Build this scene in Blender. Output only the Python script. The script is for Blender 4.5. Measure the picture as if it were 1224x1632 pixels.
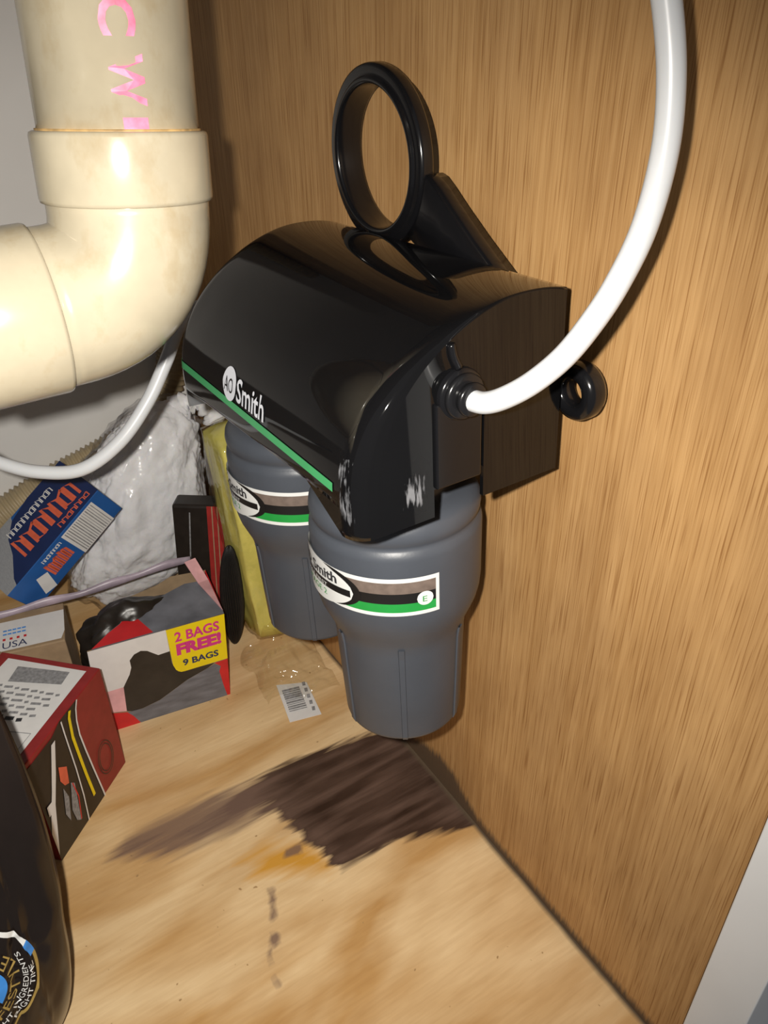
import bpy, bmesh, math, random
from mathutils import Vector, Matrix, noise
random.seed(7)
for o in list(bpy.data.objects): bpy.data.objects.remove(o)
scn = bpy.context.scene
col = scn.collection

# ------------------------------------------------------------------ camera
CAM = Vector((-.208, -.0768, .4313))
cx = Vector((.83996, -.54257, -.00947)); cd = Vector((-.30813, -.46251, -.83135)); cf = Vector((.44669, .70121, -.55567))
cam_d = bpy.data.cameras.new('camera'); cam = bpy.data.objects.new('camera', cam_d); col.objects.link(cam)
m = Matrix((( cx.x, -cd.x, -cf.x, CAM.x), (cx.y, -cd.y, -cf.y, CAM.y), (cx.z, -cd.z, -cf.z, CAM.z), (0, 0, 0, 1)))
cam.matrix_world = m
cam_d.sensor_fit = 'VERTICAL'; cam_d.sensor_height = 36; cam_d.sensor_width = 27
cam_d.lens = 1286.2 / 1632 * 36
cam_d.clip_start = .005
scn.camera = cam

# ------------------------------------------------------------------ light: dim kitchen around, phone flash beside the lens
w = bpy.data.worlds.new('world'); scn.world = w; w.use_nodes = True
w.node_tree.nodes['Background'].inputs[0].default_value = (.74, .74, .76, 1)
w.node_tree.nodes['Background'].inputs[1].default_value = .16
fl = bpy.data.lights.new('phone_flash', 'SPOT'); fl.energy = 8.4; fl.shadow_soft_size = .0035; fl.color = (1, .945, .86)
fl.spot_size = math.radians(112); fl.spot_blend = 1.0
flo = bpy.data.objects.new('phone_flash', fl); col.objects.link(flo)
flo.location = CAM + cx * -.017 + cd * -.007
flo.rotation_euler = (cf + cd * .12 - cx * .16).to_track_quat('-Z', 'Y').to_euler()
vs = scn.view_settings
vs.view_transform = 'Standard'; vs.look = 'None'; vs.gamma = 1; vs.exposure = 0; vs.use_curve_mapping = False

# ------------------------------------------------------------------ helpers
def mat(name, c, rough=.5, var=.12, scale=40, spec=.5, metal=0, bump=0, bscale=200, coat=0, stretch=(1, 1, 1), sss=0, alpha=None):
    mt = bpy.data.materials.new(name); mt.use_nodes = True
    nt = mt.node_tree; N = nt.nodes; Lk = nt.links
    b = N['Principled BSDF']
    tc = N.new('ShaderNodeTexCoord'); mp = N.new('ShaderNodeMapping'); mp.inputs['Scale'].default_value = stretch
    Lk.new(tc.outputs['Object'], mp.inputs[0])
    nz = N.new('ShaderNodeTexNoise'); nz.inputs['Scale'].default_value = scale; nz.inputs['Detail'].default_value = 4
    Lk.new(mp.outputs[0], nz.inputs['Vector'])
    rp = N.new('ShaderNodeValToRGB')
    rp.color_ramp.elements[0].position = .3; rp.color_ramp.elements[1].position = .7
    rp.color_ramp.elements[0].color = [x * (1 - var) for x in c] + [1]
    rp.color_ramp.elements[1].color = [min(1, x * (1 + var)) for x in c] + [1]
    Lk.new(nz.outputs[0], rp.inputs[0]); Lk.new(rp.outputs[0], b.inputs['Base Color'])
    b.inputs['Roughness'].default_value = rough; b.inputs['Metallic'].default_value = metal
    b.inputs['Specular IOR Level'].default_value = spec
    b.inputs['Coat Weight'].default_value = coat; b.inputs['Coat Roughness'].default_value = .05
    if sss: b.inputs['Subsurface Weight'].default_value = sss; b.inputs['Subsurface Radius'].default_value = (.004, .003, .002)
    if bump:
        n2 = N.new('ShaderNodeTexNoise'); n2.inputs['Scale'].default_value = bscale; n2.inputs['Detail'].default_value = 3
        Lk.new(mp.outputs[0], n2.inputs['Vector'])
        bp = N.new('ShaderNodeBump'); bp.inputs['Strength'].default_value = bump; bp.inputs['Distance'].default_value = .001
        Lk.new(n2.outputs[0], bp.inputs['Height']); Lk.new(bp.outputs[0], b.inputs['Normal'])
    return mt

def film_mat(name, tint=(1, 1, 1), amount=.12, rough=.08, bscale=120, bump=.6):
    mt = bpy.data.materials.new(name); mt.use_nodes = True
    nt = mt.node_tree; N = nt.nodes; Lk = nt.links
    N.remove(N['Principled BSDF']); out = N['Material Output']
    tr = N.new('ShaderNodeBsdfTransparent'); tr.inputs[0].default_value = (*tint, 1)
    gl = N.new('ShaderNodeBsdfGlossy'); gl.inputs['Roughness'].default_value = rough
    tc = N.new('ShaderNodeTexCoord'); nz = N.new('ShaderNodeTexNoise'); nz.inputs['Scale'].default_value = bscale
    Lk.new(tc.outputs['Object'], nz.inputs['Vector'])
    bp = N.new('ShaderNodeBump'); bp.inputs['Strength'].default_value = bump; bp.inputs['Distance'].default_value = .002
    Lk.new(nz.outputs[0], bp.inputs['Height']); Lk.new(bp.outputs[0], gl.inputs['Normal'])
    lw = N.new('ShaderNodeLayerWeight'); lw.inputs['Blend'].default_value = .25; Lk.new(bp.outputs[0], lw.inputs['Normal'])
    ad = N.new('ShaderNodeMath'); ad.operation = 'MULTIPLY_ADD'; ad.inputs[1].default_value = .35; ad.inputs[2].default_value = amount
    Lk.new(lw.outputs['Facing'], ad.inputs[0])
    mx = N.new('ShaderNodeMixShader'); Lk.new(ad.outputs[0], mx.inputs[0]); Lk.new(tr.outputs[0], mx.inputs[1]); Lk.new(gl.outputs[0], mx.inputs[2])
    Lk.new(mx.outputs[0], out.inputs[0])
    return mt

def mesh(name, verts, faces, mt, parent=None, smooth=False):
    me = bpy.data.meshes.new(name); me.from_pydata([tuple(v) for v in verts], [], faces); me.update()
    me.materials.append(mt)
    if smooth: me.polygons.foreach_set('use_smooth', [True] * len(me.polygons))
    o = bpy.data.objects.new(name, me); col.objects.link(o)
    if parent: o.parent = parent
    return o

def tag(o, label=None, cat=None, group=None, kind=None):
    if label: o['label'] = label
    if cat: o['category'] = cat
    if group: o['group'] = group
    if kind: o['kind'] = kind
    return o

def empty(name, loc=(0, 0, 0), rot=(0, 0, 0)):
    o = bpy.data.objects.new(name, None); o.location = loc; o.rotation_euler = rot; o.empty_display_size = .02
    col.objects.link(o); return o

def from_bm(name, bm, mt, parent=None, smooth=False):
    me = bpy.data.meshes.new(name); bm.to_mesh(me); bm.free(); me.materials.append(mt)
    if smooth: me.polygons.foreach_set('use_smooth', [True] * len(me.polygons))
    o = bpy.data.objects.new(name, me); col.objects.link(o)
    if parent: o.parent = parent
    return o

def box(name, p, ux, uy, uz, mt, parent=None, bev=0, seg=2):
    """box from corner p with edge vectors"""
    p, ux, uy, uz = Vector(p), Vector(ux), Vector(uy), Vector(uz)
    v = [p + ux * i + uy * j + uz * k for k in (0, 1) for j in (0, 1) for i in (0, 1)]
    f = [(0, 2, 3, 1), (4, 5, 7, 6), (0, 1, 5, 4), (2, 6, 7, 3), (0, 4, 6, 2), (1, 3, 7, 5)]
    if ux.cross(uy).dot(uz) < 0: f = [tuple(reversed(q)) for q in f]
    bm = bmesh.new(); bv = [bm.verts.new(q) for q in v]
    for q in f: bm.faces.new([bv[i] for i in q])
    if bev: bmesh.ops.bevel(bm, geom=bm.edges[:], offset=bev, segments=seg, affect='EDGES', profile=.5)
    return from_bm(name, bm, mt, parent, smooth=False)

def lathe(prof, n=64, axis='Z', close=False):
    """prof list of (r, t)"""
    v, f = [], []
    k = len(prof)
    for i in range(n):
        a = 2 * math.pi * i / n
        for r, t in prof:
            if axis == 'Z': v.append((r * math.cos(a), r * math.sin(a), t))
            elif axis == 'X': v.append((t, r * math.cos(a), r * math.sin(a)))
            else: v.append((r * math.cos(a), t, -r * math.sin(a)))
    for i in range(n):
        j = (i + 1) % n
        for q in range(k - (0 if close else 1)):
            q2 = (q + 1) % k
            f.append((i * k + q, j * k + q, j * k + q2, i * k + q2))
    return v, f

def catmull(pts, n=10):
    pts = [Vector(p) for p in pts]; P = [pts[0] * 2 - pts[1]] + pts + [pts[-1] * 2 - pts[-2]]
    out = []
    for i in range(1, len(P) - 2):
        a, b, c, d = P[i - 1], P[i], P[i + 1], P[i + 2]
        for k in range(n):
            t = k / n
            out.append(.5 * ((2 * b) + (c - a) * t + (2 * a - 5 * b + 4 * c - d) * t * t + (3 * b - a - 3 * c + d) * t ** 3))
    out.append(pts[-1]); return out

def sweep(path, rad, n=20, caps=True):
    """rad: number or function of index"""
    v, f = [], []
    T = [(path[min(i + 1, len(path) - 1)] - path[max(i - 1, 0)]).normalized() for i in range(len(path))]
    u = T[0].orthogonal().normalized()
    for i, p in enumerate(path):
        u = (u - T[i] * u.dot(T[i])).normalized(); q = T[i].cross(u)
        r = rad(i) if callable(rad) else rad
        for k in range(n):
            a = 2 * math.pi * k / n; v.append(p + (u * math.cos(a) + q * math.sin(a)) * r)
    for i in range(len(path) - 1):
        for k in range(n):
            k2 = (k + 1) % n; f.append((i * n + k, i * n + k2, (i + 1) * n + k2, (i + 1) * n + k))
    if caps: f.append(tuple(range(n - 1, -1, -1))); f.append(tuple((len(path) - 1) * n + k for k in range(n)))
    return v, f

def text_geo(s, size, res=3, bold=0.0, spacing=1.0):
    cu = bpy.data.curves.new('t', 'FONT'); cu.body = s; cu.size = size; cu.resolution_u = res; cu.offset = bold; cu.space_character = spacing
    to = bpy.data.objects.new('t', cu); col.objects.link(to)
    dg = bpy.context.evaluated_depsgraph_get(); me = bpy.data.meshes.new_from_object(to.evaluated_get(dg))
    v = [(q.co.x, q.co.y) for q in me.vertices]; f = [tuple(p.vertices) for p in me.polygons]
    bpy.data.objects.remove(to); bpy.data.curves.remove(cu); bpy.data.meshes.remove(me)
    return v, f

def text_on(name, s, size, fn, mt, parent, bold=0, spacing=1.0, fit=None):
    v, f = text_geo(s, size, bold=bold, spacing=spacing)
    if fit:
        x0 = min(a for a, b in v); x1 = max(a for a, b in v); y0 = min(b for a, b in v); y1 = max(b for a, b in v)
        v = [((a - x0) / (x1 - x0) * fit[0], (b - y0) / (y1 - y0) * fit[1]) for a, b in v]
    return mesh(name, [fn(a, b) for a, b in v], f, mt, parent)

class Face:
    """flat printed face: origin p, axes U and V (full size), normal n"""
    def __init__(s, p, U, V, n): s.p, s.U, s.V, s.n = Vector(p), Vector(U), Vector(V), Vector(n).normalized()
    def at(s, u, v, h=.0003): return s.p + s.U * u + s.V * v + s.n * h
    def poly(s, name, pts, mt, parent, h=.0003):
        v = [s.at(a, b, h) for a, b in pts]
        f = tuple(range(len(v)))
        o = mesh(name, v, [f], mt, parent)
        bm = bmesh.new(); bm.from_mesh(o.data); bm.normal_update()
        if sum((q.normal.dot(s.n) for q in bm.faces)) < 0: bmesh.ops.reverse_faces(bm, faces=bm.faces[:])
        bmesh.ops.triangulate(bm, faces=bm.faces[:]); bm.to_mesh(o.data); bm.free()
        return o
    def strip(s, name, pts, wd, mt, parent, h=.0003):
        """polyline with half width wd (in metres)"""
        P = [s.U * a + s.V * b for a, b in pts]; v = []
        for i, p in enumerate(P):
            t = (P[min(i + 1, len(P) - 1)] - P[max(i - 1, 0)]).normalized(); q = s.n.cross(t) * wd
            v += [s.p + p + q + s.n * h, s.p + p - q + s.n * h]
        f = [(2 * i, 2 * i + 1, 2 * i + 3, 2 * i + 2) for i in range(len(P) - 1)]
        return mesh(name, v, f, mt, parent)
    def text(s, name, st, u, v, wd, ht, mt, parent, h=.0006, bold=0):
        """text in box at (u,v) lower-left, width wd height ht in metres"""
        Un, Vn = s.U.normalized(), s.V.normalized(); o = s.at(u, v, h)
        return text_on(name, st, 1, lambda a, b: o + Un * a + Vn * b, mt, parent, bold=bold, fit=(wd, ht))

def n3(p, s): return noise.noise(Vector(p) * s)

# ------------------------------------------------------------------ materials
def wood_wall():
    mt = bpy.data.materials.new('oak_veneer'); mt.use_nodes = True
    nt = mt.node_tree; N = nt.nodes; Lk = nt.links; b = N['Principled BSDF']
    tc = N.new('ShaderNodeTexCoord')
    def nz(sc, detail=3, dist=0):
        mp = N.new('ShaderNodeMapping'); mp.inputs['Scale'].default_value = sc
        Lk.new(tc.outputs['Object'], mp.inputs[0])
        n = N.new('ShaderNodeTexNoise'); n.inputs['Scale'].default_value = 1; n.inputs['Detail'].default_value = detail; n.inputs['Distortion'].default_value = dist
        Lk.new(mp.outputs[0], n.inputs['Vector']); return n
    broad = nz((30, 45, 4), 2); streak = nz((300, 520, 11), 3, .2); pore = nz((900, 1400, 28), 2); blot = nz((25, 25, 18), 3)
    r1 = N.new('ShaderNodeValToRGB'); e = r1.color_ramp.elements
    e[0].position = .30; e[0].color = (.385, .210, .078, 1); e[1].position = .68; e[1].color = (.57, .352, .158, 1)
    mx = N.new('ShaderNodeMath'); mx.operation = 'MULTIPLY_ADD'; mx.inputs[1].default_value = .6
    Lk.new(streak.outputs[0], mx.inputs[0])
    m2 = N.new('ShaderNodeMath'); m2.operation = 'MULTIPLY'; m2.inputs[1].default_value = .4; Lk.new(broad.outputs[0], m2.inputs[0])
    Lk.new(m2.outputs[0], mx.inputs[2]); Lk.new(mx.outputs[0], r1.inputs[0])
    r2 = N.new('ShaderNodeValToRGB'); e = r2.color_ramp.elements
    e[0].position = .32; e[0].color = (.54, .42, .30, 1); e[1].position = .46; e[1].color = (1, 1, 1, 1)
    Lk.new(pore.outputs[0], r2.inputs[0])
    mu = N.new('ShaderNodeMix'); mu.data_type = 'RGBA'; mu.blend_type = 'MULTIPLY'; mu.inputs[0].default_value = .75
    Lk.new(r1.outputs[0], mu.inputs[6]); Lk.new(r2.outputs[0], mu.inputs[7])
    r3 = N.new('ShaderNodeValToRGB'); e = r3.color_ramp.elements
    e[0].position = .3; e[0].color = (.88, .84, .80, 1); e[1].position = .7; e[1].color = (1.08, 1.06, 1.02, 1)
    Lk.new(blot.outputs[0], r3.inputs[0])
    mu2 = N.new('ShaderNodeMix'); mu2.data_type = 'RGBA'; mu2.blend_type = 'MULTIPLY'; mu2.inputs[0].default_value = 1
    Lk.new(mu.outputs[2], mu2.inputs[6]); Lk.new(r3.outputs[0], mu2.inputs[7])
    # dirt and damp mark (attribute on the mesh)
    at = N.new('ShaderNodeAttribute'); at.attribute_name = 'mark'
    sb = N.new('ShaderNodeMath'); sb.operation = 'MULTIPLY_ADD'; sb.inputs[1].default_value = .9; sb.inputs[2].default_value = -.45
    Lk.new(streak.outputs[0], sb.inputs[0])
    ad = N.new('ShaderNodeMath'); ad.operation = 'ADD'; Lk.new(at.outputs['Fac'], ad.inputs[0]); Lk.new(sb.outputs[0], ad.inputs[1])
    rr = N.new('ShaderNodeValToRGB'); rr.color_ramp.elements[0].position = .25; rr.color_ramp.elements[1].position = .75
    Lk.new(ad.outputs[0], rr.inputs[0])
    mk = N.new('ShaderNodeMix'); mk.data_type = 'RGBA'; Lk.new(rr.outputs[0], mk.inputs[0]); Lk.new(mu2.outputs[2], mk.inputs[6]); mk.inputs[7].default_value = (.13, .085, .052, 1)
    Lk.new(mk.outputs[2], b.inputs['Base Color'])
    b.inputs['Roughness'].default_value = .55; b.inputs['Specular IOR Level'].default_value = .25
    bp = N.new('ShaderNodeBump'); bp.inputs['Strength'].default_value = .25; bp.inputs['Distance'].default_value = .0006
    Lk.new(pore.outputs[0], bp.inputs['Height']); Lk.new(bp.outputs[0], b.inputs['Normal'])
    return mt

def ply_floor():
    mt = bpy.data.materials.new('plywood'); mt.use_nodes = True
    nt = mt.node_tree; N = nt.nodes; Lk = nt.links; b = N['Principled BSDF']
    tc = N.new('ShaderNodeTexCoord')
    def nz(sc, detail=3, dist=0, rot=.10):
        mp = N.new('ShaderNodeMapping'); mp.inputs['Scale'].default_value = sc; mp.inputs['Rotation'].default_value = (0, 0, rot)
        Lk.new(tc.outputs['Object'], mp.inputs[0])
        n = N.new('ShaderNodeTexNoise'); n.inputs['Scale'].default_value = 1; n.inputs['Detail'].default_value = detail; n.inputs['Distortion'].default_value = dist
        Lk.new(mp.outputs[0], n.inputs['Vector']); return n
    def math_(op, a, bb, c=None):
        n = N.new('ShaderNodeMath'); n.operation = op
        for i, x in enumerate((a, bb, c)):
            if x is None: continue
            if isinstance(x, (int, float)): n.inputs[i].default_value = x
            else: Lk.new(x, n.inputs[i])
        return n.outputs[0]
    def ramp(x, p0, c0, p1, c1):
        r = N.new('ShaderNodeValToRGB'); e = r.color_ramp.elements
        e[0].position = p0; e[0].color = (*c0, 1); e[1].position = p1; e[1].color = (*c1, 1); Lk.new(x, r.inputs[0]); return r.outputs[0]
    def mix(fac, a, bb, blend='MIX'):
        n = N.new('ShaderNodeMix'); n.data_type = 'RGBA'; n.blend_type = blend
        if isinstance(fac, (int, float)): n.inputs[0].default_value = fac
        else: Lk.new(fac, n.inputs[0])
        for i, x in ((6, a), (7, bb)):
            if isinstance(x, tuple): n.inputs[i].default_value = (*x, 1)
            else: Lk.new(x, n.inputs[i])
        return n.outputs[2]
    swirl = nz((5, 17, 1), 3, 1.1); fine = nz((40, 420, 1), 3, .2); mott = nz((22, 40, 1), 3); speck = nz((260, 260, 1), 1)
    base = ramp(swirl.outputs[0], .36, (.60, .36, .145), .60, (.84, .63, .37))
    base = mix(.38, base, ramp(fine.outputs[0], .3, (.80, .72, .62), .65, (1.04, 1.03, 1.0)), 'MULTIPLY')
    base = mix(.8, base, ramp(mott.outputs[0], .32, (.88, .82, .74), .62, (1.03, 1.02, 1.0)), 'MULTIPLY')
    base = mix(ramp(speck.outputs[0], .76, (0, 0, 0), .80, (1, 1, 1)), base, (.42, .26, .12))
    fing = nz((14, 150, 1), 3, .1); soft = nz((30, 30, 1), 2)
    def attr(n):
        a = N.new('ShaderNodeAttribute'); a.attribute_name = n; return a.outputs['Fac']
    # orange varnish ring
    o_ = math_('ADD', attr('amber'), math_('MULTIPLY_ADD', fing.outputs[0], 1.2, -.6))
    base = mix(ramp(o_, .35, (0, 0, 0), .85, (1, 1, 1)), base, (.66, .33, .05))
    s_ = math_('ADD', attr('stain'), math_('MULTIPLY_ADD', fing.outputs[0], 1.5, -.75))
    dark = ramp(mott.outputs[0], .3, (.038, .020, .013), .7, (.095, .056, .040))
    base = mix(ramp(s_, .38, (0, 0, 0), .62, (1, 1, 1)), base, dark)
    g_ = math_('ADD', attr('greyish'), math_('MULTIPLY_ADD', fing.outputs[0], 1.2, -.6))
    base = mix(ramp(g_, .40, (0, 0, 0), .9, (.85, .85, .85)), base, (.20, .125, .095))
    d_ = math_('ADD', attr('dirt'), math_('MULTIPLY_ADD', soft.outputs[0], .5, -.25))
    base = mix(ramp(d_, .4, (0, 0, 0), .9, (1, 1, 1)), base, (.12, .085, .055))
    Lk.new(base, b.inputs['Base Color'])
    b.inputs['Roughness'].default_value = .42; b.inputs['Specular IOR Level'].default_value = .3
    bp = N.new('ShaderNodeBump'); bp.inputs['Strength'].default_value = .2; bp.inputs['Distance'].default_value = .0006
    Lk.new(fine.outputs[0], bp.inputs['Height']); Lk.new(bp.outputs[0], b.inputs['Normal'])
    return mt

M_wall = wood_wall(); M_floor = ply_floor()
M_back = mat('painted_back_panel', (.86, .85, .83), .6, .04, 12, .3, bump=.1, bscale=80)
M_white = mat('white_paint', (.82, .84, .86), .45, .03, 20, .4)
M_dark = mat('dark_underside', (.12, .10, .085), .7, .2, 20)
M_gloss = mat('gloss_black_plastic', (.004, .004, .0045), .03, .1, 30, .5)
M_black = mat('satin_black_plastic', (.006, .006, .007), .16, .1, 60, .5)
M_collar = mat('black_fitting', (.008, .008, .009), .22, .1, 60, .5)
M_slate = mat('slate_plastic', (.064, .072, .088), .40, .05, 60, .45, bump=.04, bscale=900)
M_green = mat('green_stripe', (.05, .33, .12), .35, .06, 80)
M_lblwhite = mat('label_white', (.74, .75, .74), .4, .03, 80)
M_lblbrown = mat('label_taupe', (.17, .13, .11), .35, .15, 300)
M_lblblack = mat('label_black', (.012, .011, .011), .35, .1, 80)
M_lblgreen = mat('label_green', (.02, .30, .055), .35, .08, 90)
M_logo = mat('logo_white', (.66, .68, .74), .4, .03, 80)
M_pvc = mat('cream_pvc', (.41, .362, .265), .22, .08, 60, .5, coat=.2, bump=.03, bscale=60)
def add_grime(mt, c, sc, p0, p1, amt, detail=5):
    N = mt.node_tree.nodes; Lk = mt.node_tree.links; b = N['Principled BSDF']; src = b.inputs['Base Color'].links[0].from_socket
    tc = N.new('ShaderNodeTexCoord'); mp = N.new('ShaderNodeMapping'); mp.inputs['Scale'].default_value = sc; Lk.new(tc.outputs['Object'], mp.inputs[0])
    n = N.new('ShaderNodeTexNoise'); n.inputs['Scale'].default_value = 1; n.inputs['Detail'].default_value = detail; n.inputs['Roughness'].default_value = .65; Lk.new(mp.outputs[0], n.inputs['Vector'])
    r = N.new('ShaderNodeValToRGB'); r.color_ramp.elements[0].position = p0; r.color_ramp.elements[1].position = p1
    r.color_ramp.elements[1].color = (amt, amt, amt, 1); Lk.new(n.outputs[0], r.inputs[0])
    mx = N.new('ShaderNodeMix'); mx.data_type = 'RGBA'; Lk.new(r.outputs[0], mx.inputs[0]); Lk.new(src, mx.inputs[6]); mx.inputs[7].default_value = (*c, 1)
    Lk.new(mx.outputs[2], b.inputs['Base Color'])
add_grime(M_pvc, (.30, .215, .10), (60, 60, 38), .52, .74, .55)
M_grime = mat('brown_grime', (.42, .27, .11), .6, .4, 200)
M_pink = mat('pink_ink', (.80, .18, .30), .5, .35, 260)
M_tube = mat('white_tubing', (.60, .615, .635), .32, .02, 40, .5, sss=.15)
M_hose = mat('beige_hose', (.45, .36, .22), .45, .12, 60)
M_kraft = mat('kraft_board', (.35, .245, .145), .75, .12, 120)
M_redcard = mat('dark_red_card', (.27, .022, .022), .38, .12, 120, .4)
M_blackcard = mat('black_card', (.022, .017, .014), .35, .2, 120, .4)
M_paper = mat('white_paper', (.76, .75, .74), .55, .03, 150)
M_ink = mat('grey_ink', (.26, .26, .27), .6, .3, 500)
M_inkdk = mat('dark_ink', (.03, .03, .035), .6, .2, 300)
M_yellow = mat('yellow_print', (.88, .68, .005), .4, .04, 100)
M_magenta = mat('magenta_ink', (.68, .04, .25), .45, .08, 100)
M_navy = mat('navy_ink', (.02, .03, .10), .45, .1, 100)
M_red = mat('bright_red_print', (.62, .018, .022), .4, .1, 100)
M_darkred = mat('dull_red_print', (.36, .030, .026), .35, .15, 150)
M_greyband = mat('grey_print', (.15, .155, .18), .4, .30, 60, stretch=(1, 1, 4))
M_pinkfade = mat('pink_fade_print', (.78, .42, .44), .45, .25, 60)
M_bagblack = mat('black_bin_bag', (.022, .018, .015), .33, .35, 60, .5, bump=.5, bscale=70)
M_bluecard = mat('blue_card', (.022, .11, .36), .38, .10, 60, .4)
M_navycard = mat('navy_card', (.012, .026, .10), .38, .12, 60, .4)
M_silver = mat('silver_grey_card', (.30, .31, .33), .4, .12, 400, stretch=(6, 1, 1))
M_orange = mat('orange_ink', (.75, .14, .07), .45, .12, 200)
M_cotton = mat('white_fluff', (.90, .90, .91), .8, .04, 120, .2, bump=.5, bscale=260, sss=.2)
M_yfoam = mat('yellow_cloth', (.74, .68, .17), .65, .12, 60, .3, bump=.2, bscale=120)
M_pouch = mat('black_pouch_foil', (.016, .011, .009), .19, .3, 25, .5, bump=.35, bscale=38, stretch=(1, 1, .6))
M_gold = mat('gold_ink', (.36, .25, .07), .4, .2, 150)
M_sky = mat('sky_blue_ink', (.05, .27, .75), .35, .25, 80)
M_rubber = mat('ridged_black_rubber', (.014, .013, .012), .42, .2, 80, .4)
def residue_mat():
    mt = bpy.data.materials.new('dried_residue'); mt.use_nodes = True
    nt = mt.node_tree; N = nt.nodes; Lk = nt.links; b = N['Principled BSDF']; out = N['Material Output']
    b.inputs['Base Color'].default_value = (.17, .175, .19, 1); b.inputs['Roughness'].default_value = .6
    tc = N.new('ShaderNodeTexCoord')
    def nz(sc, d):
        mp = N.new('ShaderNodeMapping'); mp.inputs['Scale'].default_value = sc; Lk.new(tc.outputs['Object'], mp.inputs[0])
        n = N.new('ShaderNodeTexNoise'); n.inputs['Scale'].default_value = 1; n.inputs['Detail'].default_value = d; Lk.new(mp.outputs[0], n.inputs['Vector']); return n
    a = nz((130, 130, 70), 1); c = nz((900, 900, 160), 4)
    ml = N.new('ShaderNodeMath'); ml.operation = 'MULTIPLY'; Lk.new(a.outputs[0], ml.inputs[0]); Lk.new(c.outputs[0], ml.inputs[1])
    fa = N.new('ShaderNodeAttribute'); fa.attribute_name = 'fade'
    m2 = N.new('ShaderNodeMath'); m2.operation = 'MULTIPLY'; Lk.new(ml.outputs[0], m2.inputs[0]); Lk.new(fa.outputs['Fac'], m2.inputs[1])
    rp = N.new('ShaderNodeValToRGB'); rp.color_ramp.elements[0].position = .215; rp.color_ramp.elements[1].position = .30; Lk.new(m2.outputs[0], rp.inputs[0])
    tr = N.new('ShaderNodeBsdfTransparent'); mx = N.new('ShaderNodeMixShader')
    Lk.new(rp.outputs[0], mx.inputs[0]); Lk.new(tr.outputs[0], mx.inputs[1]); Lk.new(b.outputs[0], mx.inputs[2]); Lk.new(mx.outputs[0], out.inputs[0])
    return mt
M_residue = residue_mat()
M_film = film_mat('clear_film', (.97, .96, .93), .04, .08, 90, .6)
M_film2 = film_mat('milky_film', (.99, .99, 1), .03, .20, 90, .7)
M_filmhem = mat('film_hem', (.40, .33, .40), .35, .25, 80, .5)

# ------------------------------------------------------------------ the setting
def poly_sd(p, poly):
    x, y = p; d = 1e9; ins = False; n = len(poly)
    for i in range(n):
        ax, ay = poly[i]; bx, by = poly[(i + 1) % n]
        ex, ey = bx - ax, by - ay; t = max(0, min(1, ((x - ax) * ex + (y - ay) * ey) / (ex * ex + ey * ey + 1e-12)))
        dx, dy = x - ax - ex * t, y - ay - ey * t; d = min(d, dx * dx + dy * dy)
        if (ay > y) != (by > y) and x < (bx - ax) * (y - ay) / (by - ay) + ax: ins = not ins
    d = math.sqrt(d); return d if ins else -d

BACK = .565
STAIN = [(-.1966, .2463), (-.1821, .2575), (-.1288, .2599), (-.0869, .2556), (-.0477, .2501), (-.0155, .2462), (.01, .235), (.012, .186), (.012, .142), (-.005, .150), (-.021, .1586), (-.0486, .165), (-.0707, .1649), (-.0854, .1651), (-.0906, .1779), (-.0909, .1927), (-.0995, .2085), (-.101, .2225), (-.1274, .2242), (-.1469, .2259), (-.171, .2339)]
AMBER = [(-.1351, .207), (-.1153, .2102), (-.0975, .2021), (-.0835, .1856), (-.082, .168), (-.092, .1677), (-.1072, .1777), (-.1287, .1928)]
DRIPS = [[(-.1210, .1790), (-.1246, .1810), (-.1290, .1700), (-.1315, .1630), (-.1285, .1628)], [(-.131, .157), (-.135, .158), (-.137, .150), (-.1335, .149)], [(-.1386, .1487), (-.141, .1487), (-.1432, .143), (-.1405, .1424)], [(-.1425, .1365), (-.1450, .136), (-.1442, .129), (-.1425, .1295)], [(-.096, .1965), (-.105, .1975), (-.108, .1935), (-.098, .190)]]
def cl(x): return max(0., min(1., x))
xs = [-.85, -.6, -.45] + [-.40 + .0025 * i for i in range(161)]
ys = [.0025 * i for i in range(161)] + [.42, .48, .565]
v = [(x, y, 0) for y in ys for x in xs]; nx = len(xs)
f = [(j * nx + i, j * nx + i + 1, (j + 1) * nx + i + 1, (j + 1) * nx + i) for j in range(len(ys) - 1) for i in range(nx - 1)]
floor = mesh('floor', v, f, M_floor)
for k in ('stain', 'amber', 'greyish', 'dirt'): floor.data.attributes.new(k, 'FLOAT', 'POINT')
A = {k: floor.data.attributes[k] for k in ('stain', 'amber', 'greyish', 'dirt')}
for i, (x, y, z) in enumerate(v):
    near = -.24 < x and .1 < y < .3
    sd = poly_sd((x, y), STAIN) if near else -1
    # greyish wash where the stain thins out to the left
    core = cl((x + .125) / .05)
    A['stain'].data[i].value = cl(.5 + sd * 55) * (.35 + .65 * core) if near else 0
    A['greyish'].data[i].value = cl(.55 + sd * 60) * (1 - .5 * core) if near else 0
    A['amber'].data[i].value = cl(.45 + poly_sd((x, y), AMBER) * 40) if near else 0
    if near and y < .21:
        dv = max(poly_sd((x, y), d) for d in DRIPS); A['greyish'].data[i].value = max(A['greyish'].data[i].value, cl(.62 + dv * 200) if dv > -.004 else 0)
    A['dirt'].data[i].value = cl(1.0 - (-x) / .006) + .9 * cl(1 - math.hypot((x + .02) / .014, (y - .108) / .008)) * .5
tag(floor, kind='structure')

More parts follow.
